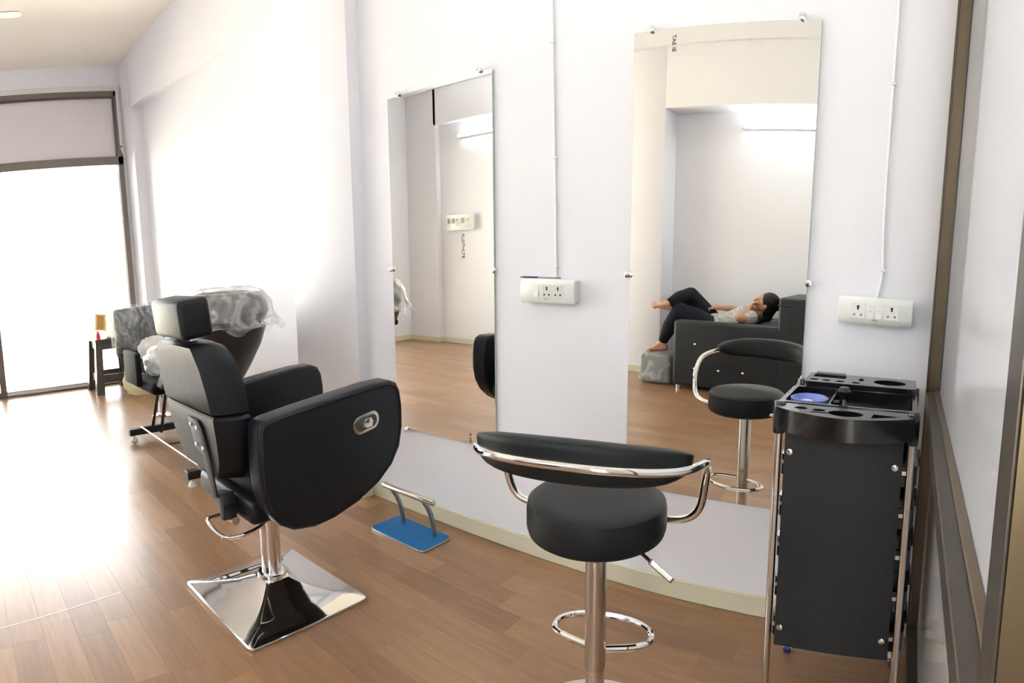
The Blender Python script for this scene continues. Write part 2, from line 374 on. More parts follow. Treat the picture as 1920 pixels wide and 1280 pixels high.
# skirting
def skirting(name, segs):
    b = MB()
    for s_ in segs: b.box(*s_, 0.0, 0.073, 0.003, 1)
    return struct(b.build(name, SKIRT, smooth=False))
skirting('baseboard_front', [(-2.36, 1.55, WY - 0.010, WY + 0.01)])
skirting('baseboard_pillar', [(-2.94, -2.356, 1.845, 1.87), (-2.375, -2.354, 1.85, WY)])
skirting('baseboard_far_bay', [(-6.35, -2.9, 2.232, 2.25), (-6.65, -6.335, 2.118, 2.14), (-6.355, -6.333, 2.12, 2.245)])
skirting('baseboard_back', [(-6.65, -6.05, -2.43, -2.408), (-6.065, -6.048, -2.51, -2.41), (-6.06, -2.9, -2.51, -2.488), (-2.96, -2.49, -1.96, -1.938), (-2.51, -2.488, -2.26, -1.94), (-2.5, 0, -2.26, -2.238)])
skirting('baseboard_left', [(XE - 0.01, XE + 0.012, -2.5, -1.95)])

# ------------------------------------------------------------------ floor of separate planks
floor = struct(MB().box(-6.9, 1.75, -2.7, 2.45, -0.12, -0.003).build('floor', SUBFL, smooth=False))
PW, PL, GAP = 0.112, 0.44, 0.0005
def plank_mesh(L):
    b = MB(); b.box(0, L - GAP, 0, PW - GAP, -0.003, 0.0); bm = b.bm
    me = bpy.data.meshes.new('plank'); bm.to_mesh(me); bm.free(); me.materials.append(PLANK); return me
planks = []
row = 0; y = -2.6
while y < 2.3:
    x = -6.62 - random.random() * PL
    while x < 1.6:
        L = PL * random.choice((0.8, 1.0, 1.0, 1.2)); x0 = max(x, -6.64); x1 = min(x + L, 1.6)
        if x1 - x0 > 0.04: planks.append((x0, y, x1 - x0))
        x += L
    y += PW; row += 1
def seen(p):
    cx, cy = p[0] + p[2] / 2, p[1] + PW / 2
    if cy > 1.95 or cx > 0.2: return 1e9
    a = math.atan2(cx, cy) - YAW; a = (a + PI) % (2 * PI) - PI
    d = math.hypot(cx, cy)
    return d if abs(a) < 0.86 and d > 0.9 else 1e6 + d
planks.sort(key=seen)
cache = {}
for (x0, y0, L) in planks[:300]:
    k = round(L, 4)
    if k not in cache: cache[k] = plank_mesh(L)
    o = bpy.data.objects.new('plank', cache[k]); C.objects.link(o); o.location = (x0, y0, 0.0); o.parent = floor
pb = bmesh.new()
for (x0, y0, L) in planks[300:]:
    vs = [pb.verts.new((x0 + a * (L - GAP), y0 + b * (PW - GAP), c)) for c in (-0.003, 0) for b in (0, 1) for a in (0, 1)]
    for f in ((4, 5, 7, 6), (0, 1, 5, 4), (1, 3, 7, 5), (3, 2, 6, 7), (2, 0, 4, 6)): pb.faces.new([vs[i] for i in f])
me = bpy.data.meshes.new('planks'); pb.to_mesh(me); pb.free(); me.materials.append(PLANK)
o = bpy.data.objects.new('planks', me); C.objects.link(o); o.parent = floor; o['kind'] = 'stuff'
# pale welded joint of the floor covering
jb = MB(); jb.prism([(-2.092, 0.02), (-2.088, 0.02), (-2.183, 0.53), (-2.187, 0.53)], 0.0006, lambda a, b, t: (a, b, t)); jb.build('joint_strip', mat('pale_weld_strip', (0.92, 0.90, 0.85), 0.33, coat=0.25), floor, smooth=False)

# ------------------------------------------------------------------ shop front
door = snode('door_1', (XE, 0, 0))
XF = 0.02
def fr(name, y0, y1, z0, z1, m=GREYFR, x0=-0.05, x1=0.03, parent=door):
    return MB().box(x0, x1, y0, y1, z0, z1, 0.003, 1).build(name, m, parent, smooth=False)
fr('post', 2.03, 2.09, 0, 3.25); fr('post', 0.47, 0.54, 0, 3.25)
fr('top_rail', 0.47, 2.09, 3.15, 3.21); fr('middle_rail', 0.47, 2.09, 2.42, 2.51); fr('bottom_rail', 0.54, 2.03, 0.0, 0.055, GREYFR)
fr('sill_film', 0.54, 2.03, 0.012, 0.046, TAPEW, 0.0, 0.034)
fr('masking_film', 0.47, 2.09, 3.205, 3.255, TAPEW, -0.02, 0.034); fr('masking_film', 2.06, 2.094, 2.62, 3.21, TAPEW, -0.02, 0.036)
t_ = MB(); t_.prism([(2.062, 2.60), (2.094, 2.60), (2.10, 2.50), (2.09, 2.52)], 0.003, lambda a, b, t: (0.033 + t, a, b)); t_.build('torn_film', TAPEW, door, smooth=False)
fr('transom_panel', 0.54, 2.04, 2.50, 3.16, TRANS, -0.03, -0.01)
fr('glazing_bead', 0.54, 2.04, 3.135, 3.15, BRONZED, -0.03, 0.032); fr('glazing_bead', 2.02, 2.034, 2.50, 3.15, BRONZED, -0.03, 0.032)
MB().box(-0.012, -0.006, 0.53, 2.035, 0.05, 2.43).build('pane', GLASS, door, smooth=False)
MB().box(-0.16, -0.10, 1.965, 2.03, 0.0, 2.40, 0.01, 1).build('shutter_guide', WHPL2, door)
win = snode('window_1', (XE, 0, 0))
for (a, b) in ((-0.75, 0.47), (-1.97, -0.75)):
    fr('post', a, a + 0.06, 0, 3.2, parent=win)
    fr('top_rail', a, b, 3.15, 3.26, parent=win); fr('middle_rail', a, b, 2.42, 2.51, parent=win); fr('bottom_rail', a, b, 0, 0.055, parent=win)
    fr('transom_panel', a + 0.05, b, 2.50, 3.16, TRANS, -0.03, -0.01, win)
    MB().box(-0.012, -0.006, a + 0.05, b, 0.05, 2.43).build('pane', GLASS, win, smooth=False)
# outside: pale forecourt and a tree far off
struct(MB().box(-30, -6.85, -12, 14, -0.2, -0.06).build('ground_outside', CONC, smooth=False))
struct(MB().box(-6.85, 3, -16, -2.7, -0.2, -0.06).build('ground_outside_back', CONC, smooth=False))
struct(MB().box(-10.2, -10.0, -6, 9, -0.06, 0.30).build('trim_9', CONC, smooth=False))
tree = thing('tree', 'small pale green tree far outside, seen through the glass door', 'tree', (-20.5, 3.9, -0.06))
MB().tube([(0, 0, 0), (0.05, 0, 0.8), (0, 0.1, 1.5)], [0.08, 0.06, 0.04], 8).build('trunk', BARK, tree)
lb = bmesh.new()
for k in range(420):
    c = Vector((random.gauss(0, 0.28), random.gauss(0, 0.28), 2.1 + random.gauss(0, 0.45)))
    a, b = Vector((random.gauss(0, 1), random.gauss(0, 1), random.gauss(0, 1))).normalized() * 0.09, Vector((random.gauss(0, 1), random.gauss(0, 1), random.gauss(0, 1))).normalized() * 0.05
    lb.faces.new([lb.verts.new(c - a), lb.verts.new(c + b), lb.verts.new(c + a), lb.verts.new(c - b)])
me = bpy.data.meshes.new('foliage'); lb.to_mesh(me); lb.free(); me.materials.append(LEAF); o = bpy.data.objects.new('foliage', me); C.objects.link(o); o.parent = tree; o['kind'] = 'stuff'

# ------------------------------------------------------------------ glass partition on the right
part = snode('window_2', (0, 0, 0))
def pf(name, x0, x1, y0, y1, z0, z1, m=BRONZE): return MB().box(x0, x1, y0, y1, z0, z1, 0.002, 1).build(name, m, part, smooth=False)
pf('wall_post', 0.070, 0.112, 1.872, WY, 0, 3.1, BRONZE)
pf('post_groove', 0.0685, 0.071, 1.868, 1.90, 0, 3.1, BRONZED); pf('post_lip', 0.0745, 0.0765, 1.8695, 1.873, 0, 3.1, STEEL)
pf('gasket', 0.109, 0.114, 1.862, 1.873, 0.84, 3.1, GASKET)
pf('near_post', 0.070, 0.115, 0.355, 0.400, 0, 3.1, BRONZE); pf('post_groove', 0.0685, 0.0705, 0.352, 0.402, 0, 3.1, BRONZED)
pf('middle_rail', 0.070, 0.108, 0.40, 1.872, 0.795, 0.843, BRONZED); pf('rail_ledge', 0.096, 0.112, 0.40, 1.872, 0.838, 0.850, BRONZE)
pf('bottom_rail', 0.070, 0.112, 0.40, 1.872, 0, 0.06, BRONZED); pf('top_rail', 0.070, 0.112, 0.40, 1.872, 3.04, 3.1, BRONZED)
MB().box(0.1125, 0.1185, 0.40, 1.873, 0.845, 3.04).build('pane', FILMW, part, smooth=False)
MB().box(0.104, 0.112, 0.40, 1.873, 0.06, 0.80).build('lower_panel', LAMIN, part, smooth=False)

# ================================================================== lights of the room
def tube_light(x, y, z, rz, label, k=1.0):
    """fluorescent batten along its own x axis, its tube on the -y side, turned by rz about the vertical"""
    t = thing('tube_light', label, 'light', (x, y, z), rz, 'tube lights on the walls')
    m_ = TUBEM if k == 1.0 else mat('lit_fluorescent_tube_%d' % round(k * 10), (0.9, 0.9, 0.9), 0.4, emit=(0.86, 0.94, 1.0), estr=TUBE * k)
    MB().box(-0.62, 0.62, -0.022, 0.022, -0.02, 0.02, 0.004, 1).build('batten', WHPL, t)
    for s_ in (-1, 1): MB().box(s_ * 0.61 - 0.015, s_ * 0.61 + 0.015, -0.065, -0.018, -0.022, 0.022, 0.003, 1).build('lamp_holder', WHPL, t)
    MB().cyl((-0.595, -0.045, 0), (0.595, -0.045, 0), 0.014, n=14).build('tube', m_, t)
    return t
tube_light(-1.05, WY - 0.022, 2.50, 0, 'lit white tube light on the wall above the two mirrors', 0.9)
tube_light(-1.15, -2.228, 2.52, PI, 'lit white tube light in the recess above the armchair, seen in the mirror', 4.0)
tube_light(-5.05, -2.478, 2.80, PI, 'lit white tube light on the far recess wall, reflected above the white switchboard', 5.5)
tube_light(1.528, 1.10, 2.30, -PI / 2, 'added unseen tube light behind the frosted glass partition, brightening its pane', 5.0)  # added lamp, out of view: lights the pane from behind and fills the room

# ceiling fan, only one blade tip reaches into the picture
fan = thing('ceiling_fan', 'ivory ceiling fan blade tip at the upper left corner', 'fan', (-4.06, 0.073, 2.95))
MB().cyl((0, 0, 0.05), (0, 0, 0.52), 0.012).build('down_rod', FANM, fan)
MB().lathe([(0.02, 0.06), (0.10, 0.045), (0.115, 0.0), (0.10, -0.045), (0.02, -0.06)]).build('motor', FANM, fan)
a0 = math.atan2(0.618, -0.049)
for k in range(3):
    a = a0 + k * 2 * PI / 3; R = Matrix.Rotation(a, 3, 'Z')
    b = MB(); b.prism([(0.10, -0.035), (0.20, -0.055), (0.58, -0.065), (0.615, -0.04), (0.62, 0.03), (0.58, 0.06), (0.20, 0.05), (0.10, 0.03)], 0.004, lambda u, v, t: R @ Vector((u, v, t + v * 0.12)))
    b.build('blade', FANM, fan)

# ================================================================== mirrors
def mirror(x0, x1, z0, z1, label, studs, prints):
    t = thing('wall_mirror', label, 'mirror', ((x0 + x1) / 2, WY, z0), 0, 'tall wall mirrors'); cx = (x0 + x1) / 2
    MB().box(x0 - cx, x1 - cx, -0.011, -0.006, 0, z1 - z0).build('mirror_edge', MEDGE, t, smooth=False)
    MB().box(x0 - cx + 0.0008, x1 - cx - 0.0008, -0.0116, -0.0105, 0.0008, z1 - z0 - 0.0008).build('mirror_glass', MIRROR, t, smooth=False)
    for (sx, sz) in studs:
        s_ = MB(); s_.cyl((sx - cx, -0.0005, sz - z0), (sx - cx, -0.014, sz - z0), 0.007, n=16); s_.cyl((sx - cx, -0.013, sz - z0), (sx - cx, -0.022, sz - z0), 0.0125, n=20, bevel=0.003)
        s_.build('mirror_stud', CHROME, t)
    for (px, pz, body, size, rot) in prints:
        text_mesh('printed_text', body, size, INK, t, Matrix.Translation((px - cx, -0.0122, pz - z0)) @ Matrix.Rotation(PI / 2, 4, 'X') @ Matrix.Rotation(rot, 4, 'Z'))
    return t
mirror(-2.153, -1.547, 0.408, 1.920, 'tall frameless mirror nearest the pillar, behind the salon chair',
       [(-2.077, 1.927), (-1.607, 1.927), (-2.157, 1.160), (-1.543, 1.155), (-2.085, 0.402), (-1.607, 0.400)],
       [(-1.711, 1.254, 'PLOTHLTE', 0.021, -PI / 2), (-1.687, 0.437, 'IE AIA', 0.017, -PI / 2)])
mirror(-0.947, -0.330, 0.392, 1.938, 'tall frameless mirror beside the trolley, showing a reclining person',
       [(-0.884, 1.944), (-0.390, 1.947), (-0.951, 1.150), (-0.324, 1.150), (-0.884, 0.385), (-0.390, 0.388)],
       [(-0.805, 1.893, 'TAE IE', 0.019, -PI / 2)])

# ================================================================== sockets and wires on the wall
def socket(x0, x1, z0, z1, label, items):
    cx, cz = (x0 + x1) / 2, (z0 + z1) / 2; t = thing('wall_socket', label, 'socket', (cx, WY, cz), 0, 'wall sockets'); hw, hh = (x1 - x0) / 2, (z1 - z0) / 2
    MB().box(-hw + 0.004, hw - 0.004, -0.042, 0.0, -hh + 0.006, hh - 0.004, 0.003, 2).build('back_box', WHPL2, t)
    f = MB(); f.prism([(-0.040, -hh), (-0.046, -hh + 0.004), (-0.052, -hh * 0.5), (-0.052, hh * 0.55), (-0.046, hh - 0.004), (-0.040, hh)], 2 * hw, lambda a, b, s_: (s_ - hw, a, b), bevel=0.002); f.build('face_plate', WHPL, t)
    for (k, u) in items:
        if k == 'switch':
            s_ = MB(); s_.prism([(-0.051, -0.021), (-0.0575, -0.021), (-0.055, 0.0), (-0.053, 0.021), (-0.051, 0.021)], 0.019, lambda a, b, c: (u - 0.0095 + c, a, b)); sw = s_.build('switch', WHPL, t, smooth=False)
            MB().box(u - 0.003, u + 0.003, -0.0562, -0.0545, 0.001, 0.0025).build('switch_mark', GREYINK, sw, smooth=False)
        else:
            MB().box(u - 0.0235, u + 0.0235, -0.0526, -0.051, -0.024, 0.025, 0.0015, 1).build('socket_insert', WHPL2 if k == 'old' else WHPL, t)
            h = MB(); h.cyl((u, -0.0529, 0.013), (u, -0.0515, 0.013), 0.0042, n=14); h.cyl((u, -0.0529, 0.0065), (u, -0.0515, 0.0065), 0.0034, n=14); h.build('earth_hole', DARKH, t)
            for s2 in (-1, 1): MB().cyl((u + s2 * 0.0105, -0.0529, -0.012), (u + s2 * 0.0105, -0.0515, -0.012), 0.0038, n=14).build('pin_hole', BRASSH if k == 'new' else DARKH, t)
    MB().box(-0.008, 0.008, -0.0528, -0.050, -hh * 0.62 - 0.002, -hh * 0.62 + 0.001).build('maker_mark', GREYINK, t, smooth=False)
    return t
socket(-1.388, -1.150, 1.036, 1.126, 'white wall socket between the two mirrors with a single switch', [('switch', -0.044), ('old', 0.003), ('old', 0.052)])
socket(-0.222, 0.008, 1.036, 1.121, 'white wall socket above the trolley with twin switches in its middle', [('new', -0.053), ('switch', -0.0135), ('switch', 0.0105), ('new', 0.051)])
pen = thing('pen', 'slim pen with violet blue cap lying on top of a wall socket', 'pen', (-1.30, WY - 0.030, 1.1275))
MB().cyl((-0.02, 0, 0.003), (0.075, 0.006, 0.003), 0.0028, n=10).build('barrel', GREYINK, pen)
MB().cyl((-0.085, -0.004, 0.0035), (-0.02, 0, 0.0035), 0.0036, n=10).build('cap', PENB, pen); MB().cyl((-0.098, -0.005, 0.0035), (-0.084, -0.004, 0.0035), 0.0022, n=8).build('tip', INK, pen)
def wire(pts, clips, label):
    t = thing('wall_wire', label, 'wire', (pts[-1][0], WY, pts[-1][1]), 0, 'cables on the mirror wall'); o_ = Vector((pts[-1][0], WY, pts[-1][1]))
    MB().tube([Vector((x, WY - 0.0045, z)) - o_ for x, z in pts], 0.0042, 8, smooth=2).build('cable', WIRE, t)
    for (x, z) in clips: MB().box(x - o_.x - 0.009, x - o_.x + 0.008, -0.0105, 0, z - o_.z - 0.004, z - o_.z + 0.004, 0.0015, 1).build('cable_clip', WHPL, t)
    return t
wire([(-1.285, 2.48), (-1.277, 2.15), (-1.272, 1.9), (-1.264, 1.6), (-1.258, 1.35), (-1.256, 1.2), (-1.255, 1.124)], [(-1.274, 1.965), (-1.262, 1.565), (-1.2555, 1.17)], 'white cable running down the wall between the two mirrors')
wire([(-0.108, 3.3), (-0.106, 2.2), (-0.103, 1.9), (-0.104, 1.6), (-0.102, 1.35), (-0.096, 1.24), (-0.093, 1.2), (-0.107, 1.119)], [(-0.102, 1.765), (-0.092, 1.205)], 'white cable running down the wall above the trolley socket')

# ================================================================== salon chair
sal = thing('salon_chair', 'black reclining salon chair with headrest on a square chrome base', 'chair', (-1.87, 1.022, 0))
def sq(hx, hy, z, r, n=3): return [(x, y_, z) for x, y_ in rrect(-hx, hx, -hy, hy, r, n)]
b = MB(); b.rings([sq(.250, .238, 0, .02), sq(.256, .243, .003, .022), sq(.256, .243, .010, .022), sq(.250, .238, .014, .02), sq(.17, .162, .030, .012), sq(.10, .096, .050, .010), sq(.06, .058, .072, .012), sq(.05, .05, .078, .02)])
bp_ = b.build('base_plate', CHROME, sal, angle=22); bp_.rotation_euler.z = math.radians(1)
MB().lathe([(0.044, .076), (.052, .078), (.054, .086), (.052, .094), (.044, .096)]).build('base_ring', CHROME, sal)
MB().lathe([(.036, .09), (.036, .30), (.040, .302), (.040, .372)]).build('pump_column', CHROME, sal)
MB().tube([(0.02, -0.03, .372), (0.02, -0.13, .368), (.02, -.235, .366), (.04, -.262, .368), (.14, -.262, .352), (.185, -.235, .352), (.175, -.12, .358), (.10, -.03, .37)], .0065, 10, smooth=2).build('pump_handle', CHROME, sal)
MB().box(-.16, .16, -.12, .18, .366, .40, .01).build('seat_mount', BLKMET, sal)
MB().box(-.17, .24, -.19, .30, .395, .475, .02, 3).build('seat_frame', LEATH, sal)
MB().box(-.168, .238, -.17, .335, .47, .575, .04, 4).build('seat_cushion', LEATHB, sal)
arm = [(.836, .72), (.832, .60), (.838, .52), (.858, .455), (.893, .41), (.942, .382), (1.02, .370), (1.10, .378), (1.20, .405), (1.29, .448), (1.355, .50), (1.393, .56), (1.408, .63), (1.409, .70), (1.402, .755), (1.385, .785), (1.355, .797), (1.274, .796), (1.15, .784), (1.0, .768), (.88, .752), (.846, .742)]
arm = [(a - 1.022, z) for a, z in arm]
for s_ in (1, -1):
    p = MB(); p.prism(arm, .082, lambda a, z, t: (.035 + s_ * (.198 + t), a, z), bevel=.014, seg=3); ao = p.build('armrest', LEATH, sal, angle=50)
    inset = [(a * 0.96 + 0.003, (z - .585) * .94 + .585) for a, z in arm]
    q = MB(); q.tube([(.035 + s_ * .2805, a, z) for a, z in inset], .003, 6, closed=True); q.build('piping', LEATH, ao)
    if s_ == 1:
        lp = MB(); lp.prism([(y_, z) for y_, z in rrect(-.058, .058, -.031, .031, .030, 6)], .006, lambda a, z, t: (.3135 + t, .217 + a * .95 - z * .10, .672 + z + a * .16), bevel=.002); lpo = lp.build('lever_plate', STEEL, ao)
        lv = MB(); lv.prism(rrect(-.046, .046, -.021, .021, .020, 6), .002, lambda a, z, t: (.3190 + t, .217 + a * .95 - z * .10, .672 + z + a * .16)); lv.build('lever_recess', BRONZED, lpo)
        lv = MB(); lv.prism([(-.030, -.006), (-.018, -.006), (-.018, -.015), (.018, -.016), (.024, .0), (.018, .014), (-.004, .016), (-.018, .012), (-.018, .006), (-.030, .006)], .007, lambda a, z, t: (.3205 + t, .217 + a * .95 - z * .10, .672 + z + a * .16), bevel=.0015); lv.build('lever', CHROME, lpo)
# backrest: two cushions, leaning back; rear faces get a shinier copy with the door's sheen put in
def lit_rear(o_):
    o_.data.materials.append(LEATHLIT)
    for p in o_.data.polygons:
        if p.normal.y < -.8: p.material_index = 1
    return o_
def yr(z): return -.242 - max(0, z - .54) * .17
def sect(z, hw, th, fw, inset=0.0):
    y0_ = yr(z) + inset; r = .022; pts = []
    xo = -.014
    for (x, y_) in ((-hw, y0_ + r), (-hw + r * .6, y0_), (hw - r * .6, y0_), (hw, y0_ + r), (fw, y0_ + th * .7), (fw - .01, y0_ + th * .92), (fw - .05, y0_ + th), (-fw + .05, y0_ + th), (-fw + .01, y0_ + th * .92), (-fw, y0_ + th * .7)): pts.append((x + xo, y_, z))
    return pts
b = MB(); b.rings([sect(.525, .13, .10, .16, .02), sect(.535, .15, .12, .18), sect(.60, .185, .13, .215), sect(.68, .205, .135, .232), sect(.742, .215, .13, .238), sect(.752, .208, .12, .23, .006)]); lit_rear(b.build('lower_back_cushion', LEATH, sal, angle=40))
b = MB(); b.rings([sect(.752, .206, .12, .226, .008), sect(.762, .214, .13, .236), sect(.84, .208, .135, .232), sect(.905, .198, .135, .222), sect(.945, .178, .125, .205), sect(.968, .155, .115, .18, .004), sect(.978, .12, .085, .14, .02)]); lit_rear(b.build('upper_back_cushion', LEATH, sal, angle=40))
b = MB(); b.tube([(-.20, yr(.75) + .002, .752), (-.1, yr(.75) - .003, .752), (.1, yr(.75) - .003, .752), (.20, yr(.75) + .002, .752)], .004, 6); b.build('back_seam', LEATH, sal)
hr = MB(); hr.box(-.135, .125, -.335, -.225, .995, 1.122, .018, 3, rot=Euler((math.radians(6), 0, 0)), piv=(0, -.28, 1.06)); lit_rear(hr.build('headrest', LEATH, sal))
for s_ in (-.055, .055): MB().cyl((s_, -.268, .965), (s_, -.272, 1.01), .008, n=12).build('headrest_post', CHROME, sal)
for s_ in (-.055, .055): MB().cyl((s_, -.266, .972), (s_, -.267, .984), .015, n=14).build('post_socket', BLKPL, sal)
br = MB(); br.prism([(-.005, .725), (.075, .725), (.095, .70), (.105, .60), (.12, .47), (.075, .455), (.055, .60), (-.005, .615)], .006, lambda a, z, t: (a, yr(z) - .003 - t, z), bevel=.001); bo = br.build('recline_bracket', BLKMET, sal)
for (x_, z_) in ((.012, .70), (.06, .697), (.022, .632), (.074, .628)): MB().cyl((x_, yr(z_) - .006, z_), (x_, yr(z_) - .014, z_), .0075, n=12, bevel=.002).build('bolt', CHROME, bo)
br = MB(); br.prism([(.06, .47), (.13, .485), (.155, .455), (.145, .40), (.125, .395), (.115, .43), (.075, .445)], .05, lambda a, z, t: (a, -.245 + t, z), bevel=.003); br.build('recline_mount', BLKMET, sal)
MB().cyl((.115, -.215, .402), (.175, -.215, .402), .014, n=14).build('recline_spring', STEEL, sal)

# ================================================================== loose footrest
fo = thing('footrest', 'chrome bar footrest on a plate with blue protective film', 'footrest', (-1.893, 1.733, 0))
b = MB(); b.prism(rrect(-.172, .172, -.092, .092, .025, 4), .009, lambda a, c, t: (a, c, t), bevel=.0015); b.build('base_plate', STEEL, fo)
b = MB(); b.prism(rrect(-.169, .169, -.089, .089, .023, 4), .0012, lambda a, c, t: (a, c, .009 + t)); b.build('protective_film', FILMB, fo)
for x_ in (-.094, .105):
    b = MB(); b.prism([(.055, .010), (.052, .06), (.040, .11), (.018, .155), (-.010, .188), (-.022, .182), (.002, .148), (.022, .105), (.034, .058), (.037, .010)], .012, lambda a, z, t: (x_ - .006 + t, a, z), bevel=.001); b.build('curved_post', DSTEEL, fo, angle=40)
MB().cyl((-.150, -.016, .196), (.170, -.016, .196), .0125, n=18, bevel=.002).build('foot_bar', STEEL, fo)

# ================================================================== bar stool
st = thing('bar_stool', 'black round bar stool with low curved back and chrome column', 'stool', (-.690, 1.240, 0), math.radians(14))
MB().lathe([(.01, 0), (.190, 0), (.193, .004), (.188, .010), (.12, .022), (.05, .035), (.032, .05), (.01, .05)], 40).build('base_disc', CHROME, st)
MB().cyl((0, 0, .04), (0, 0, .30), .024, n=24).build('lower_column', CHROME, st)
MB().cyl((0, 0, .185), (0, 0, .555), .0265, n=24).build('gas_sleeve', STEEL, st)
MB().tube([(-.026, .01, .232), (-.10, .03, .234), (-.135, .06, .234), (-.12, .115, .234), (-.05, .148, .234), (.05, .148, .234), (.12, .115, .234), (.135, .06, .234), (.10, .03, .234), (.026, .01, .232)], .0085, 10, smooth=2).build('foot_ring', CHROME, st)
MB().lathe([(.01, .545), (.155, .545), (.166, .552), (.171, .568), (.171, .612), (.168, .628), (.158, .636), (.13, .639), (.01, .640)], 48).build('seat', LEATHB, st)
MB().tube([(.168, 0, .626), (0, .168, .626), (-.168, 0, .626), (0, -.168, .626)], .002, 5, closed=True, smooth=4).build('seat_piping', LEATHB, st)
MB().tube([(.11, -.06, .545), (.165, -.10, .528), (.205, -.125, .512)], .0045, 8).build('lever_rod', CHROME, st); MB().tube([(.15, -.09, .532), (.205, -.125, .512)], .0068, 8).build('lever_grip', CHROME, st)
def bk(u):                                                                # back curve, u = -1 .. 1, returns point and outward normal
    f = lambda v: Vector((.252 * math.sin(v * 1.25) / math.sin(1.25), -.258 + .118 * abs(v) ** 2.3, 0))
    d = f(u + .01) - f(u - .01); nrm = Vector((d.y, -d.x, 0)).normalized(); return f(u), nrm
pts = [(-.10, .06, .562), (-.165, .06, .566), (-.222, .055, .578), (-.248, .050, .61), (-.256, .040, .67), (-.266, .0, .735), (-.270, -.06, .765)]
for k in range(-6, 7):
    p_, n2 = bk(k / 6.0 * .98); pts.append(tuple(p_ + Vector((0, 0, .797 - .020 * (k / 6.0) ** 2))))
pts += [(.270, -.06, .765), (.266, .0, .735), (.256, .040, .67), (.248, .050, .61), (.222, .055, .578), (.165, .06, .566), (.10, .06, .562)]
MB().tube(pts, .0105, 12, smooth=2).build('back_tube', CHROME, st)
loops = []
for u in [-1.03, -1.015, -.985, -.94, -.88] + [k / 10.0 for k in range(-8, 9)] + [.88, .94, .985, 1.015, 1.03]:
    e = abs(u) / 1.03; k = max(0.0, 1 - e ** 14) ** .5; zt = .846 - .038 * e ** 2 - .014 * (1 - k); zb = .752 + .020 * e ** 6 + .012 * (1 - k); th = .008 + .018 * k; p_, n2 = bk(u); L = []
    for q in range(16):
        an = 2 * PI * q / 16; ce, se = math.cos(an), math.sin(an)
        L.append(p_ + n2 * (-.026 + th * math.copysign(abs(ce) ** .45, ce) + .006 * se) + Vector((0, 0, (zt + zb) / 2 + (zt - zb) / 2 * math.copysign(abs(se) ** .5, se))))
    loops.append(L)
MB().rings(loops).build('backrest', LEATHB, st, angle=60)

# ================================================================== salon trolley
tr = thing('salon_trolley', 'black salon trolley with compartment tray top and chrome poles beside the glass partition', 'trolley', (-.137, 1.60, 0))
X0, X1, Y0, Y1 = -.165, .170, -.185, .175
ZT = .868
def front_curve(x): return Y0 - .005 - .062 * math.cos((x - (X0 + X1) / 2) / (X1 - X0) * PI) ** .8 if abs((x - (X0 + X1) / 2) / (X1 - X0)) < .5 else Y0 - .005
n_ = 16; outer = [(X0 + (X1 - X0) * k / n_, front_curve(X0 + (X1 - X0) * k / n_)) for k in range(n_ + 1)] + [(X1, Y0 + .05), (X0, Y0 + .05)]
b = MB(); b.plate(outer, [ell(-.105, -.182, .016, .012, 14), ell(-.060, -.187, .016, .012, 14), rrect(-.078, -.035, -.214, -.204, .004, 3), ell(.005, -.200, .042, .028, 28), [(.066, -.222), (.070, -.182), (.135, -.190)]], ZT, ZT - .055, [ZT - .05, ZT - .05, ZT - .05, ZT - .045, ZT - .05])
b.build('front_holder_strip', BLKPL, tr, angle=30)
b = MB(); b.plate(rrect(X0 - .005, X1 + .005, Y0 + .048, .075, .012, 3), [rrect(X0 + .008, -.047, Y0 + .060, .064, .012, 3), rrect(-.043, X1 - .008, Y0 + .060, .064, .012, 3)], ZT + .002, ZT - .052, [ZT - .020, ZT - .042]); b.build('tool_tray', BLKPL, tr, angle=30)
b = MB(); b.plate(rrect(X0 + .02, X1 + .002, .070, .215, .014, 3), [ell(-.120, .105, .013, .011, 14), ell(-.085, .104, .013, .011, 14), ell(-.045, .103, .013, .011, 14), ell(.0, .102, .013, .011, 14), rrect(.005, .018, .135, .170, .003, 2), ell(.095, .140, .047, .038, 28), rrect(-.13, -.035, .148, .192, .006, 3)], ZT + .018, ZT - .05, ZT - .035); b.build('rear_holder_strip', BLKPL, tr, angle=30)
for (x_, y_) in ((X0 + .003, Y0 + .03), (X1 - .003, Y0 + .03), (X0 + .003, .16), (X1 - .003, .16)):
    MB().cyl((x_, y_, ZT - .075), (x_, y_, ZT + .006), .0155, n=18, bevel=.004).build('corner_sleeve', BLKPL, tr)
    MB().cyl((x_, y_, .065), (x_, y_, ZT - .07), .0095, n=16).build('pole', STEEL, tr)
    c_ = MB(); c_.cyl((x_, y_, .050), (x_, y_, .085), .014, .012, n=16); c_.cyl((x_, y_, .034), (x_, y_, .052), .016, n=16); cs = c_.build('castor', CREAM, tr)
    MB().cyl((x_ - .010, y_, .0165), (x_ + .010, y_, .0165), .0165, n=20, bevel=.003).build('castor_wheel', BLUEP, cs)
    MB().cyl((x_ - .013, y_, .0165), (x_ + .013, y_, .0165), .006, n=10).build('axle', STEEL, cs)
pn = MB().box(X0 + .022, X1 - .022, Y0 + .018, Y0 + .026, .238, .800, .001, 1).build('side_panel', BOARD, tr, smooth=False)
for (x_, z_) in ((X0 + .036, .752), (X1 - .040, .738), (X0 + .036, .290), (X1 - .040, .290)): MB().cyl((x_, Y0 + .0185, z_), (x_, Y0 + .0125, z_), .0088, n=14, bevel=.003).build('panel_bolt', CHROME, pn)
MB().box(X0 + .022, X1 - .022, .15, .158, .238, .800, .001, 1).build('side_panel', BOARD, tr, smooth=False)
